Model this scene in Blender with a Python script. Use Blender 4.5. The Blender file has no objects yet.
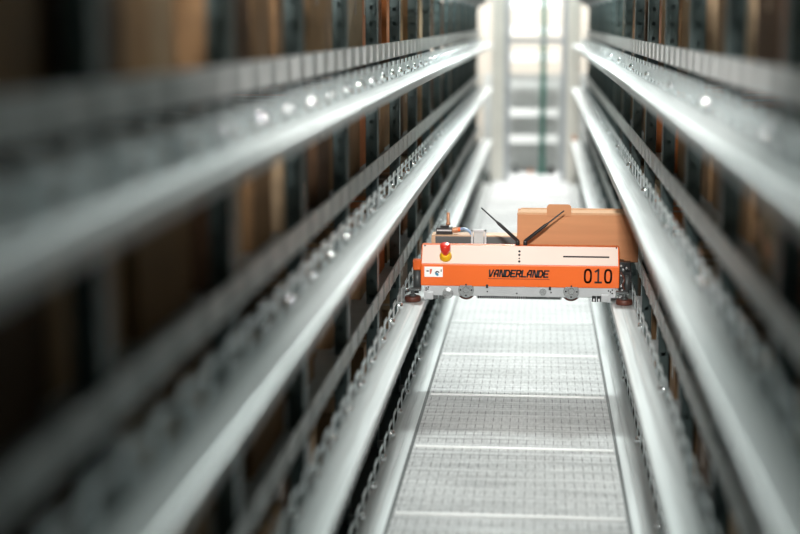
import bpy, bmesh, math, random
from mathutils import Vector, Matrix
random.seed(7)
S = bpy.context.scene
COL = S.collection
EYE = 1.32                      # camera height above the floor (metres)

# ------------------------------------------------------------------ materials
def mat(name, col, rough=0.5, metal=0.0, var=0.0, scale=(8, 8, 8), bump=0.0, col2=None, coat=0.0, detail=4):
    m = bpy.data.materials.new(name); m.use_nodes = True
    nt = m.node_tree; b = nt.nodes['Principled BSDF']
    b.inputs['Roughness'].default_value = rough
    b.inputs['Metallic'].default_value = metal
    b.inputs['Coat Weight'].default_value = coat
    b.inputs['Coat Roughness'].default_value = 0.15
    tc = nt.nodes.new('ShaderNodeTexCoord'); mp = nt.nodes.new('ShaderNodeMapping')
    mp.inputs['Scale'].default_value = scale
    nt.links.new(tc.outputs['Object'], mp.inputs['Vector'])
    nz = nt.nodes.new('ShaderNodeTexNoise'); nz.inputs['Scale'].default_value = 1.0; nz.inputs['Detail'].default_value = detail
    nt.links.new(mp.outputs['Vector'], nz.inputs['Vector'])
    rp = nt.nodes.new('ShaderNodeValToRGB')
    c2 = col2 or tuple(min(1, c * (1 + var)) for c in col)
    c1 = col if col2 else tuple(c * (1 - var) for c in col)
    rp.color_ramp.elements[0].position = 0.3; rp.color_ramp.elements[0].color = (*c1, 1)
    rp.color_ramp.elements[1].position = 0.7; rp.color_ramp.elements[1].color = (*c2, 1)
    nt.links.new(nz.outputs['Fac'], rp.inputs['Fac'])
    nt.links.new(rp.outputs['Color'], b.inputs['Base Color'])
    if bump:
        bp = nt.nodes.new('ShaderNodeBump'); bp.inputs['Strength'].default_value = bump; bp.inputs['Distance'].default_value = 0.004
        nt.links.new(nz.outputs['Fac'], bp.inputs['Height']); nt.links.new(bp.outputs['Normal'], b.inputs['Normal'])
    return m

M = {}
M['rail'] = mat('galvanised_rail', (.66, .69, .69), .40, .35, .18, (60, 1.6, 60))
M['flange'] = mat('galvanised_flange', (.70, .76, .77), .32, .25, .16, (14, 14, 30))
M['beam'] = mat('zinc_beam', (.90, .91, .90), .4, .05, .10, (10, 12, 10))
M['upright'] = mat('painted_upright', (.115, .16, .16), .45, .35, .2, (12, 12, 3))
M['deck'] = mat('shelf_steel', (.42, .44, .44), .5, .2, .2)
M['bolt'] = mat('bright_bolt', (.95, .96, .97), .12, 1, .02)
M['dark'] = mat('dark_back', (.018, .026, .024), .85, 0, .3, (2, 2, 2))  # near-black, stands in for the shade behind the racks
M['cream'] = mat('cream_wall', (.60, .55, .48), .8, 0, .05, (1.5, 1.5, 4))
M['greypanel'] = mat('grey_panel', (.56, .58, .57), .5, 0, .12, (6, 6, 6))
M['white'] = mat('white_slat', (.93, .94, .93), .45, 0, .02)
M['creampost'] = mat('cream_post', (.80, .77, .70), .5, 0, .04)
M['greypost'] = mat('grey_post', (.40, .42, .44), .45, .3, .06)
M['green'] = mat('green_paint', (.006, .10, .072), .5, 0, .2)
M['orange'] = mat('orange_paint', (.83, .135, .008), .38, 0, .04, (5, 5, 5), coat=.15)
M['peach'] = mat('pale_peach', (.90, .73, .64), .3, 0, .02, (5, 5, 5), coat=.3)  # pale peach tone of the cover's sloping face
M['alu'] = mat('machined_aluminium', (.52, .54, .55), .36, .35, .06, (30, 8, 30))
M['hub'] = mat('turned_steel', (.55, .57, .57), .25, .75, .1, (60, 60, 60))
M['tread'] = mat('brown_tread', (.10, .030, .018), .5, 0, .2, (40, 40, 40))
M['black'] = mat('black_plastic', (.012, .012, .013), .4, 0, .2)
M['ink'] = mat('black_ink', (.012, .008, .010), .6, 0, .1)
M['inkbrown'] = mat('brown_underline', (.25, .04, .01), .6, 0, .1)
M['red'] = mat('red_plastic', (.74, .028, .012), .28, 0, .05, coat=.4)
M['yellow'] = mat('yellow_plastic', (.92, .50, .01), .4, 0, .05)
M['tan'] = mat('lit_tan_cover', (.62, .40, .25), .5, 0, .06)
M['darkgrey'] = mat('dark_grey_metal', (.09, .10, .10), .45, .3, .15)
M['bronze'] = mat('copper_pin', (.55, .27, .15), .35, .4, .1)
M['blue'] = mat('blue_grey_cable', (.28, .40, .60), .4, 0, .1)
M['clear'] = mat('pale_grey_plastic', (.66, .67, .68), .35, 0, .05)
M['sticker'] = mat('white_sticker', (.9, .9, .88), .5, 0, .02)
M['stblue'] = mat('sticker_blue', (.03, .22, .36), .5)
M['storange'] = mat('sticker_red', (.62, .10, .03), .5)
M['label'] = mat('orange_label', (1, .58, .34), .55, 0, .05)
M['carton'] = mat('kraft_carton', (.56, .255, .115), .75, 0, .06, (3, 60, 30))
M['cartonedge'] = mat('kraft_edge', (.62, .36, .20), .8, 0, .08, (90, 90, 10))
M['seam'] = mat('bright_seam', (.93, .94, .93), .35, .1, .05, (50, 4, 4))
cartons = [('brown', (.29, .165, .075)), ('tan', (.43, .26, .13)), ('dark brown', (.125, .066, .032)),
           ('orange-brown', (.62, .21, .06)), ('beige', (.50, .36, .22)), ('russet', (.36, .13, .045))]
CM = [mat('carton_' + n.replace(' ', '_').replace('-', '_'), c, .8, 0, .16, (5, 5, 14)) for n, c in cartons]
M['tape'] = mat('brown_tape', (.30, .18, .09), .3, 0, .08)

def floor_material():
    m = bpy.data.materials.new('perforated_steel_floor'); m.use_nodes = True
    nt = m.node_tree; N = nt.nodes; L = nt.links; b = N['Principled BSDF']
    b.inputs['Metallic'].default_value = 0; b.inputs['Roughness'].default_value = .5; b.inputs['Specular IOR Level'].default_value = .35
    tc = N.new('ShaderNodeTexCoord'); sx = N.new('ShaderNodeSeparateXYZ'); L.new(tc.outputs['Object'], sx.inputs[0])
    def math_(op, a, v=None, bb=None):
        n = N.new('ShaderNodeMath'); n.operation = op
        if isinstance(a, (int, float)): n.inputs[0].default_value = a
        else: L.new(a, n.inputs[0])
        if bb is not None: L.new(bb, n.inputs[1])
        elif v is not None: n.inputs[1].default_value = v
        return n.outputs[0]
    fx = math_('FRACT', math_('DIVIDE', sx.outputs['X'], .0285))
    fy = math_('FRACT', math_('DIVIDE', sx.outputs['Y'], .0900))
    lines = math_('LESS_THAN', fx, .14)
    slot = math_('MULTIPLY', lines, bb=math_('LESS_THAN', fy, .52))
    def noise(scale, det=3):
        mp = N.new('ShaderNodeMapping'); mp.inputs['Scale'].default_value = scale
        L.new(tc.outputs['Object'], mp.inputs['Vector'])
        n = N.new('ShaderNodeTexNoise'); n.inputs['Scale'].default_value = 1; n.inputs['Detail'].default_value = det
        L.new(mp.outputs['Vector'], n.inputs['Vector']); return n.outputs['Fac']
    streak = noise((3.0, 45, 1), 5)
    patch = noise((2.2, 3.2, 1), 4)
    fine = noise((120, 26, 1), 2)
    v = math_('ADD', math_('MULTIPLY', streak, .42), bb=math_('ADD', math_('MULTIPLY', patch, .22), bb=math_('MULTIPLY', fine, .26)))
    rp = N.new('ShaderNodeValToRGB')
    rp.color_ramp.elements[0].position = .30; rp.color_ramp.elements[0].color = (.27, .275, .28, 1)
    rp.color_ramp.elements[1].position = .56; rp.color_ramp.elements[1].color = (.72, .73, .73, 1)
    L.new(v, rp.inputs['Fac'])
    mx = N.new('ShaderNodeMixRGB'); mx.blend_type = 'MULTIPLY'; mx.inputs['Color2'].default_value = (.30, .30, .31, 1)
    L.new(math_('ADD', math_('MULTIPLY', slot, .55), bb=math_('MULTIPLY', lines, .16)), mx.inputs['Fac'])
    L.new(rp.outputs['Color'], mx.inputs['Color1'])
    L.new(mx.outputs['Color'], b.inputs['Base Color'])
    bp = N.new('ShaderNodeBump'); bp.inputs['Strength'].default_value = .25; bp.inputs['Distance'].default_value = .003
    L.new(v, bp.inputs['Height']); L.new(bp.outputs['Normal'], b.inputs['Normal'])
    return m
M['floor'] = floor_material()

# ------------------------------------------------------------------ mesh helpers
class MB:
    def __init__(s): s.v = []; s.f = []
    def add(s, vs, fs):
        k = len(s.v); s.v += [tuple(p) for p in vs]; s.f += [tuple(i + k for i in f) for f in fs]; return s
    def box(s, x0, x1, y0, y1, z0, z1):
        x0, x1 = min(x0, x1), max(x0, x1); y0, y1 = min(y0, y1), max(y0, y1); z0, z1 = min(z0, z1), max(z0, z1)
        return s.add([(x0, y0, z0), (x1, y0, z0), (x1, y1, z0), (x0, y1, z0), (x0, y0, z1), (x1, y0, z1), (x1, y1, z1), (x0, y1, z1)],
                     [(0, 3, 2, 1), (4, 5, 6, 7), (0, 1, 5, 4), (1, 2, 6, 5), (2, 3, 7, 6), (3, 0, 4, 7)])
    def prism(s, pts, a, b, axis='y'):
        """closed outline pts (2-D) swept from a to b along an axis"""
        def P(p, t):
            return {'y': (p[0], t, p[1]), 'x': (t, p[0], p[1]), 'z': (p[0], p[1], t)}[axis]
        n = len(pts)
        vs = [P(p, a) for p in pts] + [P(p, b) for p in pts]
        return s.add(vs, [tuple(range(n))[::-1], tuple(range(n, 2 * n))] + [(i, (i + 1) % n, n + (i + 1) % n, n + i) for i in range(n)])
    def lathe(s, c, d, prof, n=20):
        """prof = [(radius, distance along d)], capped at both ends"""
        c = Vector(c); d = Vector(d).normalized()
        u = d.orthogonal().normalized(); w = d.cross(u)
        vs = []
        for r, h in prof:
            for k in range(n):
                a = 2 * math.pi * k / n
                vs.append(c + d * h + (u * math.cos(a) + w * math.sin(a)) * r)
        fs = [(j * n + i, j * n + (i + 1) % n, (j + 1) * n + (i + 1) % n, (j + 1) * n + i) for j in range(len(prof) - 1) for i in range(n)]
        fs += [tuple(range(n))[::-1], tuple(range((len(prof) - 1) * n, len(prof) * n))]
        return s.add(vs, fs)
    def cyl(s, a, b, r, n=16, r2=None):
        a = Vector(a); b = Vector(b); h = (b - a).length
        return s.lathe(a, b - a, [(r, 0), (r if r2 is None else r2, h)], n)
    def tube(s, pts, r, n=10):
        pts = [Vector(p) for p in pts]; rings = []
        for i, p in enumerate(pts):
            t = (pts[min(i + 1, len(pts) - 1)] - pts[max(i - 1, 0)]).normalized()
            u = t.cross(Vector((0.13, 1, .07))).normalized(); w = t.cross(u)
            rings += [p + (u * math.cos(2 * math.pi * k / n) + w * math.sin(2 * math.pi * k / n)) * r for k in range(n)]
        m = len(pts)
        fs = [(j * n + i, j * n + (i + 1) % n, (j + 1) * n + (i + 1) % n, (j + 1) * n + i) for j in range(m - 1) for i in range(n)]
        fs += [tuple(range(n))[::-1], tuple(range((m - 1) * n, m * n))]
        return s.add(rings, fs)
    def build(s, name, m, parent=None, bevel=0, smooth=False, loc=None):
        me = bpy.data.meshes.new(name); me.from_pydata(s.v, [], s.f)
        bm = bmesh.new(); bm.from_mesh(me); bmesh.ops.recalc_face_normals(bm, faces=bm.faces); bm.to_mesh(me); bm.free()
        me.materials.append(m)
        o = bpy.data.objects.new(name, me); COL.objects.link(o)
        if parent: o.parent = parent
        if loc: o.location = loc
        if smooth:
            for p in me.polygons: p.use_smooth = len(p.vertices) == 4
        if bevel:
            b = o.modifiers.new('bevel', 'BEVEL'); b.width = bevel; b.segments = 2; b.limit_method = 'ANGLE'; b.angle_limit = .6
        return o

def tag(o, label=None, cat=None, group=None, kind=None):
    if label: o['label'] = label
    if cat: o['category'] = cat
    if group: o['group'] = group
    if kind: o['kind'] = kind
    return o
def empty(name, loc=(0, 0, 0)):
    o = bpy.data.objects.new(name, None); COL.objects.link(o); o.location = loc; o.empty_display_size = .1; return o

# ------------------------------------------------------------------ layout numbers
XL, XR = -.387, .255                       # inner faces of the guide-rail lips
Y0, Y1 = .45, 12.6                         # racks start beside the camera and end here
LEVELS = [('ground', -.025), ('lower', .340), ('middle', .765), ('upper', 1.117), ('top', 1.477)]   # bottom edge of each rail lip
PITCH = .755
UPY = {'left': [5.46 + PITCH * k for k in range(-6, 10)], 'right': [5.37 + PITCH * k for k in range(-6, 10)]}
def sx(side, d):                           # d metres outwards from the lip
    return XL - d if side == 'left' else XR + d

# ------------------------------------------------------------------ the shell
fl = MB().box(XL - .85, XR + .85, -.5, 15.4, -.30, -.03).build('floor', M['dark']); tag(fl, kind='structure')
fw = MB().box(XL + .004, XR - .004, -.4, 13.75, -.028, 0).build('floor_walkway', M['floor']); tag(fw, kind='structure')
for k, y in enumerate([3.959 - .664 * 3, 3.959 - .664 * 2, 3.959 - .664, 3.959, 4.623, 5.305, 5.975, 6.64, 7.30, 7.965, 8.63, 9.29, 9.95, 10.6, 11.27, 11.93, 12.6, 13.2]):
    t = MB().box(XL + .012, XR - .012, y - .009, y + .009, -.002, .0035).build('trim_%d' % (k + 1), M['seam']); tag(t, kind='structure')
for i, (x0, x1) in enumerate(((XL - .003, XL + .006), (XR - .006, XR + .003))):
    t = MB().box(x0, x1, -.4, 12.6, -.02, .006).build('trim_%d' % (30 + i), M['darkgrey']); tag(t, kind='structure')
tag(MB().box(XL - .80, XL - .75, -.5, 15.4, -.03, 3.2).build('shade_wall_left', M['dark']), kind='structure')  # added dark sheet, keeps the gaps behind the left cartons in shade
tag(MB().box(XR + .75, XR + .80, -.5, 15.4, -.03, 3.2).build('shade_wall_right', M['dark']), kind='structure')  # added dark sheet behind the right rack, likewise
tag(MB().box(XL - .80, XR + .80, -.60, -.55, -.03, 3.2).build('blocker_wall_front', M['dark']), kind='structure')  # unseen, added behind the camera to block light from the open end
tag(MB().box(XL - .80, XR + .80, 14.9, 15.0, -.03, 3.2).build('wall_back', M['cream']), kind='structure')

# ------------------------------------------------------------------ storage racks
def holed_upright(side, parent):
    """C-section upright 70 mm deep with a row of square holes in the face towards the camera"""
    mb = MB(); d0, d1 = .116, .151; t = .003; hz = .05; top = 2.6; bot = -.03
    xa, xb = sx(side, d0), sx(side, d1); xm = (xa + xb) / 2; h = .006
    def slab(x0, x1, z0, z1): mb.box(x0, x1, 0, t, z0, z1)
    slab(xa, xm - h * (1 if xb > xa else -1), bot, top); slab(xm + h * (1 if xb > xa else -1), xb, bot, top)
    z = bot; k = 0
    while z < top:
        slab(xm - h, xm + h, z, min(top, z + hz - .012)); z += hz
    mb.box(xa, xa + (t if xb > xa else -t), 0, .055, bot, top)      # flank towards the aisle
    mb.box(xb, xb - (t if xb > xa else -t), 0, .055, bot, top)
    mb.box(xa, xa + (.02 if xb > xa else -.02), .052, .055, bot, top)
    mb.box(xb, xb - (.02 if xb > xa else -.02), .052, .055, bot, top)
    return mb.build('upright', M['upright'], parent)

for side in ('left', 'right'):
    rack = empty('storage_rack', (0, 0, 0))
    tag(rack, 'long grey steel %s storage rack, perforated uprights and shelves full of brown cartons' %
        ('left-hand' if side == 'left' else 'right-hand'), 'rack')
    first = None
    for y in UPY[side]:
        if first is None: o = first = holed_upright(side, rack)
        else:
            o = first.copy(); COL.objects.link(o); o.parent = rack
        o.location = (0, y, 0)
    for ln, z in LEVELS:
        # shelf front: pressed panels with folded lips, a narrow joint between each
        b = MB(); y = Y0; k = 0
        xa = sx(side, .110); xb = sx(side, .114)
        while y < Y1:
            b.box(xa, xb, y, y + .168, z + .083, z + .136)
            b.box(xa, sx(side, .1065), y + .014, y + .050, z + .086, z + .133)
            y += .175
        b.build('shelf_beam', M['beam'], rack)
        MB().box(sx(side, .1145), sx(side, .72), Y0, Y1, z + .083, z + .098).build('shelf_panel', M['deck'], rack)

# ------------------------------------------------------------------ guide rails
def rail_mesh(side, z):
    s = 1 if side == 'right' else -1; x = XR if side == 'right' else XL
    P = lambda d, h: (x + s * d, z + h)
    out = [P(0, 0), P(0, .018), P(.0015, .0222), P(.006, .024), P(.030, .024), P(.032, .0225), P(.036, .0225), P(.038, .024), P(.074, .024), P(.074, .021), P(.004, .021), P(.003, .018), P(.003, 0)]
    return out
for side in ('left', 'right'):
    for ln, z in LEVELS:
        r = empty('guide_rail', (0, 0, 0))
        tag(r, 'bright galvanised %s guide rail of the %s rack, running along the aisle' % (
            {'ground': 'floor-level', 'lower': 'lower', 'middle': 'middle', 'upper': 'upper', 'top': 'topmost'}[ln], side), 'rail', 'guide rails along the aisle')
        if ln == 'lower':
            r['label'] = 'bright galvanised guide rail of the %s rack, the one under the shuttle wheels' % side
        MB().prism(rail_mesh(side, z), -.2 if z < .5 else Y0 - .2, 12.55, 'y').build('running_rail', M['rail'], r)
        # upright flange behind the running surface with a row of slots and notches
        f = MB(); xa = sx(side, .0745); xb = sx(side, .0757); y = Y0
        big = ln in ('ground', 'lower', 'middle')          # the lower rails have wide windows, the upper ones a row of small slots
        w0, w1 = (.030, .062) if big else (.0265, .0385); wide = .045 if big else .080
        f.box(xa, xb, Y0, 12.5, z + .021, z + w0)
        f.box(xa, xb, Y0, 12.5, z + w1, z + .068)
        while y < 12.45:
            f.box(xa, xb, y, y + wide, z + w0, z + w1)
            f.box(xa, xb, y, y + .085, z + .068, z + .081)
            f.box(sx(side, .0737), xa, y + .006, y + .020, z + .026, z + .080)
            y += .145
        nf = len(f.f); bb = f; y = Y0 + .1
        while y < 12.4:
            bb.lathe((xa, y, z + .046), (1 if side == 'left' else -1, 0, 0), [(.012, 0), (.012, .004), (.0116, .0072), (.0104, .0102), (.0085, .0128), (.006, .0146), (.003, .0157), (.0006, .016)], 20)
            y += .276 if side == 'left' else .828
        fo = f.build('flange', M['flange'], r); fo.data.materials.append(M['bolt'])
        for p in fo.data.polygons[nf:]: p.material_index = 1; p.use_smooth = True
        for y in UPY[side]:
            g = MB().prism([(sx(side, .0785), z + .02), (sx(side, .1165), z + .02), (sx(side, .1165), z - .05), (sx(side, .03), z + .004), (sx(side, .03), z + .0205)], y - .012, y - .004, 'y')
            g.build('bracket', M['deck'], r)

# ------------------------------------------------------------------ cartons on the shelves
f_ = 1520.; th = math.atan(245 / f_); ps = math.atan(141 / f_ * math.cos(th))
FW = Vector((-math.sin(ps) * math.cos(th), math.cos(ps) * math.cos(th), -math.sin(th)))
RT = Vector((math.cos(ps), math.sin(ps), 0)); UPV = RT.cross(FW)
def in_frame(p, m=60):
    q = Vector(p) - Vector((0, 0, EYE)); d = q.dot(FW)
    if d < .3: return False
    x = 400 + f_ * q.dot(RT) / d; y = 267 - f_ * q.dot(UPV) / d
    return -m < x < 800 + m and -m < y < 534 + m

CART = {}
def carton_mesh(w, d, h, ci, side):
    key = (w, d, h, ci, side)
    if key in CART: return CART[key]
    s = 1 if side == 'right' else -1
    mb = MB().box(0, s * d, 0, w, 0, h - .004)
    mb.box(s * .001, s * (d - .001), .0, w / 2 - .001, h - .004, h); mb.box(s * .001, s * (d - .001), w / 2 + .001, w, h - .004, h)
    o = mb.build('carton_shape', CM[ci]); me = o.data; bpy.data.objects.remove(o)
    tb = MB().box(-s * .0006, s * (d + .0006), w / 2 - .025, w / 2 + .025, h, h + .0006)
    tb.box(-s * .0006, 0, w / 2 - .025, w / 2 + .025, h - .06, h)
    t = tb.build('tape', M['tape']); tm = t.data; bpy.data.objects.remove(t)
    CART[key] = (me, tm); return CART[key]
lab_me = {}
def add_label(side, parent, y, z):
    s = 1 if side == 'right' else -1
    if side not in lab_me:
        o = MB().box(-s * .0012, 0, 0, .13, 0, .036).build('shipping_label', M['label']); lab_me[side] = o.data; bpy.data.objects.remove(o)
    o = bpy.data.objects.new('shipping_label', lab_me[side]); COL.objects.link(o); o.parent = parent; o.location = (0, y, z)

nums = ['one', 'two', 'three', 'four', 'five', 'six', 'seven', 'eight', 'nine', 'ten']
LN = {'ground': 'floor-level', 'lower': 'lower', 'middle': 'middle', 'upper': 'upper'}
rng = random.Random(21)
nbox = 0
for side in ('left', 'right'):
    for li, (ln, z) in enumerate(LEVELS[:4]):
        gap = LEVELS[li + 1][1] - z
        for k, y in enumerate(UPY[side]):
            ya, yb = y + .062, y + PITCH - .012
            kk = k - 6                                  # 0 = the bay that starts beside the shuttle
            r = rng.random()
            n = 3 if r < .35 else 2
            lab = ln == 'middle' and ((side, kk) in (('right', -4), ('left', -4), ('left', -3)))
            if lab: n = 3; rng.random()
            cuts = [ya]
            wtot = yb - ya
            ws = [1 if lab else rng.choice([1, 1, 1.15, .85]) for _ in range(n)]
            for j in range(n):
                w = round(wtot * ws[j] / sum(ws) - .012, 2)
                h = round(rng.choice([.20, .215, .225, .18]) + (gap - .352) * .6, 3)
                ci = rng.choices(range(6), [4, 3.4, 4, .12, 1.4, .7])[0]
                dep = rng.choice([.01, .02, .03, .05]); yy = cuts[-1] + .006
                cuts.append(cuts[-1] + wtot * ws[j] / sum(ws))
                if abs(yy + w / 2 - 5.35) < .55 and ln in ('lower', 'middle', 'upper') : ci = rng.choice([3, 3, 5, 1])
                p0 = Vector((sx(side, .148 + dep), yy, z + .0992))
                if yy > 12.3: continue
                corners = [p0 + Vector((0, a, b)) for a in (0, w) for b in (0, h)] 
                if not any(in_frame(c) for c in corners): continue
                me, tm = carton_mesh(w, .46, h, ci, side)
                o = bpy.data.objects.new('carton', me); COL.objects.link(o); o.location = p0
                where = {0: 'in the bay level with the shuttle'}.get(kk) or ('%s bay%s %s the shuttle' % (nums[abs(kk) - 1], '' if abs(kk) == 1 else 's', 'beyond' if kk > 0 else 'before'))
                pos = (['nearer', 'farther'] if n == 2 else ['nearest', 'middle', 'farthest'])[j]
                tag(o, '%s carton, %s on the %s %s shelf, %s' % (cartons[ci][0], pos, side, LN[ln], where), 'carton', 'cartons on the rack shelves')
                if abs(kk) <= 4:
                    t = bpy.data.objects.new('tape', tm); COL.objects.link(t); t.parent = o
                if lab and (j == 1 or (j == 2 and side == 'right')):
                    add_label(side, o, .045 if side == 'right' else .03, .034)
                nbox += 1
print('cartons', nbox)

# ------------------------------------------------------------------ the shuttle
V = empty('shuttle_vehicle', (-.062, 5.4, .362))
tag(V, 'orange shuttle vehicle with pale top panel and black number 010, spanning the aisle rails', 'shuttle')
bpy.context.view_layer.update()
VI = V.matrix_world.inverted()
def vb(mb, name, m, parent=None, **kw):
    o = mb.build(name, m, parent or V, **kw)
    if not parent:
        o.matrix_parent_inverse = VI
    else: o.matrix_parent_inverse = Matrix.Identity(4)
    return o
def Z(z): return z + EYE
xl, xr = -.404, .281
yf = 5.20
zf0, zf1, zt = .414, .491, .552
# orange cover: upright front, sloping upper face, closed ends
cov = MB().prism([(yf, zf0), (yf, zf1), (yf + .045, zt), (yf + .085, zt), (yf + .085, zf0)], xl, xr, 'x')
front = vb(cov, 'front_cover', M['orange'], bevel=.003)
# pale panel laid on the slope
def slope(t, up=0.0):             # t 0..1 up the slope
    n = Vector((0, -(zt - zf1), .045)).normalized()
    return Vector((0, yf + .045 * t, zf1 + (zt - zf1) * t)) + n * up
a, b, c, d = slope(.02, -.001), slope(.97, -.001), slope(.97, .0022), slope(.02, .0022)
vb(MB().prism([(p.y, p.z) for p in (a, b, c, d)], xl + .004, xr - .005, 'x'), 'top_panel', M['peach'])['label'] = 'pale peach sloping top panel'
nrm = Vector((0, -(zt - zf1), .045)).normalized()
def on_slope(x, z, r, name, m, stretch=None):
    t = (z - zf1) / (zt - zf1); p = slope(t, .0018); p.x = x
    return p
mk = MB()
for z in (.533, .522, .511, .5015):
    p = on_slope(-.063, z, 0, '', None); mk.lathe(p, nrm, [(.0042 if z != .511 else .0028, 0), (.0042 if z != .511 else .0028, .0012)], 12)
vb(mk, 'indicator_dots', M['ink'])
p0 = slope((.5185 - zf1) / (zt - zf1), .0018)
sl = MB(); tdir = Vector((0, .045, zt - zf1)).normalized()
q = [p0 - tdir * .0028, p0 + tdir * .0028, p0 + tdir * .0028 + nrm * .0012, p0 - tdir * .0028 + nrm * .0012]
sl.prism([(v.y, v.z) for v in q], .088, .246, 'x')
vb(sl, 'slot', M['ink'])
for x in (xl + .012, xr - .010):
    p = slope(.93, .0018); p.x = x
    vb(MB().lathe(p, nrm, [(.003, 0), (.003, .0015)], 10), 'screw', M['ink'])

# emergency stop: yellow collar, red mushroom
p = slope(.36, .002); p.x = -.318
es = vb(MB().lathe(p, nrm, [(.021, 0), (.021, .010), (.0165, .014), (.0165, .022), (.013, .025)], 24), 'emergency_stop', M['yellow'], smooth=True)
up = (nrm + Vector((0, .25, .75))).normalized()
rb = MB().lathe(p + nrm * .018 , up, [(.011, 0), (.012, .007), (.0150, .012), (.0175, .020), (.0185, .036), (.0170, .040), (.011, .0415), (.001, .042)], 24)
o = rb.build('stop_button', M['red'], es, smooth=True); o['label'] = 'red mushroom button'

# stroke lettering -------------------------------------------------------
def strokes(paths, x, z, w, h, t, shear=0.0, mb=None, y=yf):
    mb = mb or MB()
    for path in paths:
        pts = [Vector((x + px * w + shear * py * h, z + py * h)) for px, py in path]
        for a, b in zip(pts[:-1], pts[1:]):
            dd = (b - a).normalized(); nn = Vector((-dd.y, dd.x)) * t / 2; e = dd * t * .42
            a2, b2 = a - e, b + e
            mb.prism([(v.x, v.y) for v in (a2 - nn, b2 - nn, b2 + nn, a2 + nn)], y - .0012, y + .0005, 'y')
    return mb
G = {'V': [[(0, 1), (.28, 0), (.5, 0), (1, 1)]],
     'A': [[(0, 0), (.0, .55), (.35, 1), (.9, 1), (.9, 0)], [(.05, .38), (.9, .38)]],
     'N': [[(0, 0), (0, 1), (.25, 1), (.75, 0), (1, 0), (1, 1)]],
     'D': [[(0, 0), (0, 1), (.7, 1), (1, .7), (1, .3), (.7, 0), (0, 0)]],
     'E': [[(1, 1), (0, 1), (0, 0), (1, 0)], [(0, .5), (.85, .5)]],
     'R': [[(0, 0), (0, 1), (.75, 1), (1, .85), (1, .6), (.8, .45), (.05, .45)], [(.55, .45), (1, 0)]],
     'L': [[(0, 1), (0, 0), (.95, 0)]]}
tw = MB(); word = 'VANDERLANDE'; x0, x1 = -.169, .040; zb = .4505; hh = .0215
adv = (x1 - x0) / len(word)
for i, ch in enumerate(word):
    strokes(G[ch], x0 + i * adv + .0012, zb, adv * .70, hh, .0056, .16, tw)
vb(tw, 'lettering', M['ink'])
vb(MB().box(-.170, .042, yf - .0010, yf + .0005, .4415, .4435), 'underline', M['inkbrown'])
num = MB()
def ring(cx, cz, w, h):
    pts = []
    for k in range(25):
        a = 2 * math.pi * k / 24
        ca, sa = math.cos(a), math.sin(a)
        e = .75
        pts.append((math.copysign(abs(ca) ** e, ca) * w / 2, math.copysign(abs(sa) ** e, sa) * h / 2))
    return [[(cx + px, cz + pz) for px, pz in pts]]
for cx in (.1735, .2425):
    strokes(ring(cx, .4565, .0215, .044), 0, 0, 1, 1, .0066, 0, num)
strokes([[(.199, .472), (.209, .4785), (.209, .4340)], [(.199, .4345), (.219, .4345)]], 0, 0, 1, 1, .0064, 0, num)
vb(num, 'number', M['ink'])
# sticker with small pictograms
st = vb(MB().box(-.391, -.327, yf - .0010, yf + .0005, .4455, .4815), 'sticker', M['sticker'])
st['label'] = 'white pictogram sticker'
b_ = MB(); yk = yf - .0016
b_.prism([(-.386, .466), (-.379, .469), (-.379, .463)], yk, yf - .0008, 'y'); b_.box(-.380, -.374, yk, yf - .0008, .4645, .4675)
b_.prism([(-.354, .4605), (-.350, .4665), (-.343, .4665), (-.338, .4600), (-.342, .4600), (-.346, .4630), (-.350, .4600)], yk, yf - .0008, 'y')
b_.box(-.334, -.331, yk, yf - .0008, .464, .472)
b_.build('pictogram', M['ink'], st)
MB().prism([(-.372, .456), (-.372, .473), (-.364, .473), (-.366, .462), (-.368, .456)], yk, yf - .0008, 'y').build('pictogram', M['storange'], st)
MB().prism([(-.352, .453), (-.355, .462), (-.343, .459), (-.341, .451), (-.346, .449)], yk, yf - .0008, 'y').build('pictogram', M['stblue'], st)

# chassis plate with holes' plates, wheels, belt -------------------------------
vb(MB().box(-.392, .270, yf + .004, yf + .016, .3795, .4145), 'chassis_plate', M['alu'], bevel=.001)
vb(MB().box(-.392, .270, yf + .040, 5.585, .384, .413), 'chassis_frame', M['darkgrey'])
vb(MB().box(-.21, .085, yf + .018, yf + .034, .3685, .379), 'lower_bar', M['alu'])
bl = MB(); x = -.205
while x < -.035:
    bl.box(x, x + .0045, yf + .012, yf + .0179, .370, .3785); x += .0075
vb(bl, 'toothed_belt', M['black'])
vb(MB().box(-.035, .080, yf + .0125, yf + .0178, .3705, .3755), 'cable_strip', M['darkgrey'])
for wx in (-.246, .1175):
    w = vb(MB().lathe((wx, yf + .037, .397), (0, -1, 0), [(.031, 0), (.0335, .003), (.0335, .017), (.031, .020)], 32), 'drive_wheel', M['tread'], smooth=True)
    w['label'] = 'brown-treaded drive wheel'
    hb = MB().lathe((wx, yf + .016, .401), (0, -1, 0), [(.0275, 0), (.0275, .014), (.026, .016), (.012, .016), (.010, .013), (.001, .013)], 32)
    h = hb.build('hub', M['hub'], w); 
    sc = MB()
    for k in range(4):
        a = math.pi / 2 * k
        sc.lathe((wx + .019 * math.cos(a), yf, .401 + .019 * math.sin(a)), (0, -1, 0), [(.0032, 0), (.0032, .0022)], 10)
    sc.build('hub_screws', M['black'], w)
dk = vb(MB().lathe((-.309, yf + .0035, .3885), (0, -1, 0), [(.019, 0), (.019, .007), (.009, .009), (.009, .012), (.001, .012)], 24), 'pulley', M['hub'])
vb(MB().lathe((.020, yf + .0040, .398), (0, -1, 0), [(.0125, 0), (.0125, .003), (.001, .003)], 20), 'inspection_cap', M['hub'])
for bx, bz in ((-.173, .4195), (.044, .415)):
    vb(MB().box(bx - .004, bx + .004, yf - .0012, yf + .004, bz - .010, bz + .002), 'latch', M['black'])
sc = MB()
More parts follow.
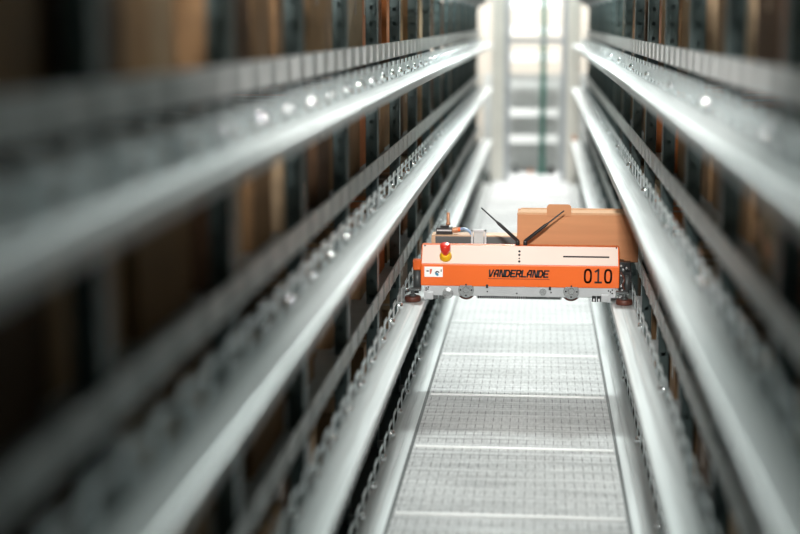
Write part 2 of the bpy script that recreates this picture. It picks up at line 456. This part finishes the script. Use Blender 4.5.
for px, pz in ((-.385, .405), (-.379, .4015), (-.377, .4085), (-.385, .398), (-.172, .396), (-.07, .391), (.048, .396), (.252, .4015), (.258, .408), (.258, .396), (.245, .405)):
    sc.lathe((px, yf + .0045, pz), (0, -1, 0), [(.0028, 0), (.0028, .0025)], 8)
vb(sc, 'screws', M['black'])
# brackets over the rails and horizontal guide wheels
for s, xb in ((-1, -.372), (1, .241)):
    br = MB().box(xb - .020, xb + .012, yf - .004, yf + .010, .366, .392).box(xb - .020 if s < 0 else xb + .004, xb - .012 if s < 0 else xb + .012, yf - .012, yf + .003, .3655, .396)
    vb(br, 'end_bracket', M['alu'], bevel=.0015)
    for yy in (yf - .03, 5.58):
        wx = (-.429 if s < 0 else .2975)
        gw = vb(MB().lathe((wx, yy, .3645), (0, 0, 1), [(.026, 0), (.028, .003), (.028, .015), (.026, .018)], 28), 'guide_wheel', M['tread'], smooth=True)
        MB().lathe((wx, yy, .3825), (0, 0, 1), [(.012, 0), (.012, .006), (.006, .008), (.006, .030)], 14).build('axle', M['darkgrey'], gw)
        vb(MB().box(wx - .028 if s > 0 else wx - .012, wx + .012 if s > 0 else wx + .028, yy - .012, yy + .012, .402, .410), 'wheel_arm', M['darkgrey'])
vb(MB().box(-.340, -.322, yf + .012, yf + .03, .366, .382).box(-.362, -.346, yf + .012, yf + .03, .366, .382), 'sensor_foot', M['darkgrey'])
cl = MB()
for cx in (.196, .213):
    cl.box(cx - .007, cx + .007, yf + .004, yf + .03, .3655, .3865)
vb(cl, 'cable_clamp', M['black'])
cc = MB()
for cx in (.196, .213):
    cc.box(cx - .003, cx + .003, yf + .0015, yf + .0045, .367, .377)
vb(cc, 'clamp_pins', M['clear'])
vb(MB().box(.226, .236, yf + .005, yf + .03, .366, .385), 'spacer', M['alu'])
# left end: motor roll and orange bumper
vb(MB().cyl((-.419, yf + .045, .392), (-.419, yf + .045, .462), .0145, 20), 'end_motor', M['darkgrey'], smooth=True)
vb(MB().box(-.434, -.4045, yf + .03, yf + .060, .463, .500), 'end_bumper', M['orange'], bevel=.003)
vb(MB().box(-.440, -.412, yf + .01, yf + .03, .385, .392), 'end_tab', M['black'])
# right end: black drive gear, fittings
vb(MB().box(.2815, .300, yf + .012, yf + .075, .395, .505).box(.300, .322, yf + .035, yf + .080, .470, .500).box(.300, .326, yf + .050, yf + .095, .400, .470), 'drive_housing', M['black'], bevel=.002)
vb(MB().cyl((.309, yf + .035, .392), (.309, yf + .035, .455), .0095, 16), 'drive_shaft', M['darkgrey'], smooth=True)
fit = MB()
for px, pz in ((.286, .492), (.294, .478), (.288, .458), (.305, .485), (.296, .437), (.288, .420), (.292, .405)):
    fit.lathe((px, yf + .011, pz), (0, -1, 0), [(.004, 0), (.004, .006), (.0015, .007)], 10)
vb(fit, 'fittings', M['hub'])
vb(MB().tube([(.286, yf + .008, .47), (.295, yf, .455), (.299, yf + .002, .44), (.292, yf + .006, .425), (.300, yf + .008, .41)], .003), 'hose', M['tread'])
vb(MB().box(.2815, .306, yf - .005, yf + .03, .382, .392), 'end_plate', M['alu'])

# load platform and rear cover --------------------------------------------
vb(MB().box(-.36, .262, yf + .088, 5.475, .470, .486), 'load_platform', M['darkgrey'])
rc = vb(MB().prism([(5.478, .414), (5.478, .549), (5.56, .549), (5.60, .50), (5.60, .414)], -.382, .262, 'x'), 'rear_cover', M['darkgrey'], bevel=.002)  # dark grey carries the shade on the cover's inner face
vb(MB().box(-.386, .262, 5.477, 5.56, .5495, .5535), 'rear_cover_top', M['tan'])['label'] = 'lit tan top of the rear cover'  # tan carries the light falling on top of the cover
vb(MB().box(-.386, -.372, 5.472, 5.4775, .47, .5535), 'corner_post', M['tan'])
sf = MB().box(-.241, -.234, 5.455, 5.470, .487, .578).box(-.193, -.186, 5.455, 5.470, .487, .578).box(-.241, -.186, 5.455, 5.470, .570, .578)
fr = vb(sf, 'sensor_frame', M['clear'], bevel=.001)
MB().box(-.231, -.196, 5.460, 5.466, .487, .5695).build('cover_plate', M['greypanel'], fr)
se = vb(MB().box(-.371, -.312, 5.495, 5.535, .554, .578).box(-.355, -.325, 5.50, 5.53, .578, .586), 'sensor', M['black'], bevel=.002)
MB().box(-.368, -.314, 5.4938, 5.4952, .566, .571).build('sensor_stripe', M['clear'], se)
MB().lathe((-.328, 5.515, .586), (0, 0, 1), [(.0085, 0), (.0085, .008), (.0062, .010), (.0062, .043), (.005, .046)], 14).build('sensor_pin', M['bronze'], se, smooth=True)
MB().cyl((-.312, 5.512, .566), (-.292, 5.512, .570), .011, 14).build('connector', M['bronze'], se)
MB().cyl((-.292, 5.512, .570), (-.283, 5.512, .571), .008, 14).build('connector_nut', M['orange'], se)
MB().tube([(-.284, 5.512, .571), (-.270, 5.508, .574), (-.256, 5.504, .570), (-.246, 5.500, .562), (-.239, 5.495, .553)], .0052).build('cable', M['blue'], se)

# antennas ------------------------------------------------------------------
for bx, tip in ((-.070, (-.196, .682)), (-.043, (.088, .675))):
    yA = yf + .060
    base = vb(MB().lathe((bx, yA, zt - .001), (0, 0, 1), [(.0075, 0), (.0075, .012), (.006, .018)], 14), 'antenna', M['black'])
    a = Vector((bx, yA, zt + .015)); t = Vector((tip[0], yA - .01, tip[1])); dd = t - a; L = dd.length
    MB().lathe(a, dd, [(.0045, -.006), (.0062, 0), (.0058, L * .52), (.0030, L * .60), (.0024, L), (.001, L + .002)], 12).build('whip', M['black'], base, smooth=True)

# ------------------------------------------------------------------ carton riding on the shuttle
cb = empty('carton', (.139, 5.39, .4865))
tag(cb, 'open brown cardboard carton with raised tab, riding on the orange shuttle', 'carton')
bpy.context.view_layer.update(); CI = cb.matrix_world.inverted()
bx0, bx1, by0, by1, bz = -.073, .351, 5.318, 5.470, .4875
def cbuild(mb, name, m, **kw):
    o = mb.build(name, m, cb, **kw); o.matrix_parent_inverse = CI; return o
t = .006; h = .653
mb = MB().box(bx0, bx1, by0, by0 + t, bz, h).box(bx0, bx0 + t, by0 + t, by1 - t, bz, h).box(bx1 - t, bx1, by0 + t, by1 - t, bz, h)
mb.box(bx0, bx1, by1 - t, by1, bz, h + .002).box(bx0 + t, bx1 - t, by0 + t, by1 - t, bz, bz + t)
cbuild(mb, 'tray', M['carton'], bevel=.0015)
e = MB().box(bx0 + .004, bx1 - .004, by0 + t + .001, by0 + t + .006, h - .03, h + .006).box(bx0 + .012, bx1 - .004, by1 - t - .006, by1 - t - .001, h - .03, h + .006)
e.prism([(bx0 - .001, by0 + .010), (bx0 + .10, by0 + .010), (bx0 + .10, by1 - .02), (bx0 + .012, by1 - .02), (bx0 + .006, by0 + .08)], h - .002, h + .003, 'z')
e.prism([(bx0 + .10, by0 + .012), (bx1 - .004, by0 + .012), (bx1 - .004, by1 - .012), (bx0 + .10, by1 - .012)], h - .002, h + .002, 'z')
cbuild(e, 'lid_flap', M['cartonedge'])
tab = []
for cx, cz, a0 in ((.030 + .012, .690 - .012, 180), (.115 - .012, .690 - .012, 90)):
    for k in range(6):
        a = math.radians(a0 - k * 18); tab.append((cx + .012 * math.cos(a), cz + .012 * math.sin(a)))
tab = [(.030, .648)] + tab + [(.115, .648)]
cbuild(MB().prism(tab, by0 - .0042, by0 - .0005, 'y'), 'tab', M['carton'])

# ------------------------------------------------------------------ the far end of the aisle
ef = empty('aisle_gate', (0, 13.0, 0))
tag(ef, 'tall cream and grey frame closing the far end of the aisle, with bright white crossbars', 'gate')
def eb(mb, name, m): o = mb.build(name, m, ef); o.matrix_parent_inverse = Matrix.Translation((0, -13.0, 0)); return o
eb(MB().box(-.405, -.300, 12.80, 12.86, -.03, 2.6), 'post', M['creampost'])
eb(MB().box(.222, .330, 12.80, 12.86, -.03, 2.6), 'post', M['creampost'])
eb(MB().box(-.298, -.252, 12.82, 12.88, -.03, 2.6), 'inner_post', M['greypost'])
eb(MB().box(.178, .220, 12.82, 12.88, -.03, 2.6), 'inner_post', M['greypost'])
eb(MB().box(-.405, .330, 12.87, 12.90, 1.145, 1.185), 'crossbeam', M['greypost'])
for z in (.298, .531, .775, 1.017, 1.251, 1.480):
    eb(MB().box(-.262, .160, 13.46, 13.54, z - .034, z + .034), 'crossbar', M['white' if z != .775 else 'greypanel'])
eb(MB().box(-.50, .42, 13.78, 13.82, -.03, .86), 'back_panel', M['greypanel'])
gp = MB().box(.004, .047, 13.30, 13.345, 0, 2.6).box(-.02, .07, 13.285, 13.36, 0, .012)
tag(gp.build('steel_post', M['green'], bevel=.003), 'slim dark green post standing at the far end of the aisle', 'post')
for i, (x, w, hh_, m_, lb) in enumerate(((-.21, .05, .09, 'darkgrey', 'small dark fitting on the floor, farthest from the green post'), (-.075, .03, .05, 'bronze', 'small copper-coloured fitting on the floor beside the green post'), (.105, .06, .07, 'black', 'small black fitting on the floor at the right of the green post'))):
    mb = MB().box(x - w / 2, x + w / 2, 13.32, 13.38, 0, hh_ * .6).box(x - w / 3, x + w / 3, 13.33, 13.37, hh_ * .6, hh_)
    tag(mb.build('floor_fitting', M[m_], bevel=.003), lb, 'fitting', 'floor fittings at the aisle end')
mb = MB().box(.266, .300, 12.46, 12.50, .3645, .40).box(.272, .294, 12.47, 12.49, .40, .41)
tag(mb.build('end_buffer', M['bronze'], bevel=.004), 'copper-orange buffer at the far end of the lower right rail', 'buffer')

# ------------------------------------------------------------------ light
def area(name, loc, sx_, sy_, power, col=(1, 1, 1), rot=(0, 0, 0)):
    l = bpy.data.lights.new(name, 'AREA'); l.shape = 'RECTANGLE'; l.size = sx_; l.size_y = sy_; l.energy = power; l.color = col
    o = bpy.data.objects.new(name, l); COL.objects.link(o); o.location = loc; o.rotation_euler = rot; return o
cool = (.93, 1.0, .97)
for y, z, p, l in ((2.9, 3.4, 13, .6), (7.2, 3.05, 82, .26), (9.8, 3.4, 9, .8), (12.0, 3.4, 30, .8)):
    area('aisle_lamp', (-.06, y, z), .34, l, p, cool)
area('end_lamp', (-.06, 12.98, 3.1), .7, .35, 140, (1, .98, .95), (math.radians(14), 0, 0))
fl_ = area('front_lamp', (-.10, .7, 2.25),   .4, .25, 8.5, (1, .97, .93), (math.radians(71), 0, 0))
fl_.data.spread = math.radians(44)
w = bpy.data.worlds.new('World'); S.world = w; w.use_nodes = True
w.node_tree.nodes['Background'].inputs[0].default_value = (.82, 1, .94, 1)
w.node_tree.nodes['Background'].inputs[1].default_value = .24

# ------------------------------------------------------------------ camera
cd = bpy.data.cameras.new('camera'); cam = bpy.data.objects.new('camera', cd); COL.objects.link(cam)
cam.matrix_world = Matrix((( RT.x, UPV.x, -FW.x, 0), (RT.y, UPV.y, -FW.y, 0), (RT.z, UPV.z, -FW.z, EYE), (0, 0, 0, 1)))
cd.sensor_width = 36; cd.lens = f_ * 36 / 800; cd.clip_start = .02
cd.dof.use_dof = True
cd.dof.focus_distance = 5.25 * FW.y - (.42 - EYE) * FW.z * -1 if False else (Vector((-.06, 5.22, .5)) - Vector((0, 0, EYE))).dot(FW)
cd.dof.aperture_fstop = cd.lens / 1000 / .052
S.camera = cam
vs = S.view_settings
vs.view_transform = 'Standard'; vs.look = 'None'; vs.gamma = 1; vs.use_curve_mapping = False; vs.exposure = .6
S.cycles.use_denoising = True
S.cycles.max_bounces = 8
S.cycles.sample_clamp_indirect = 6
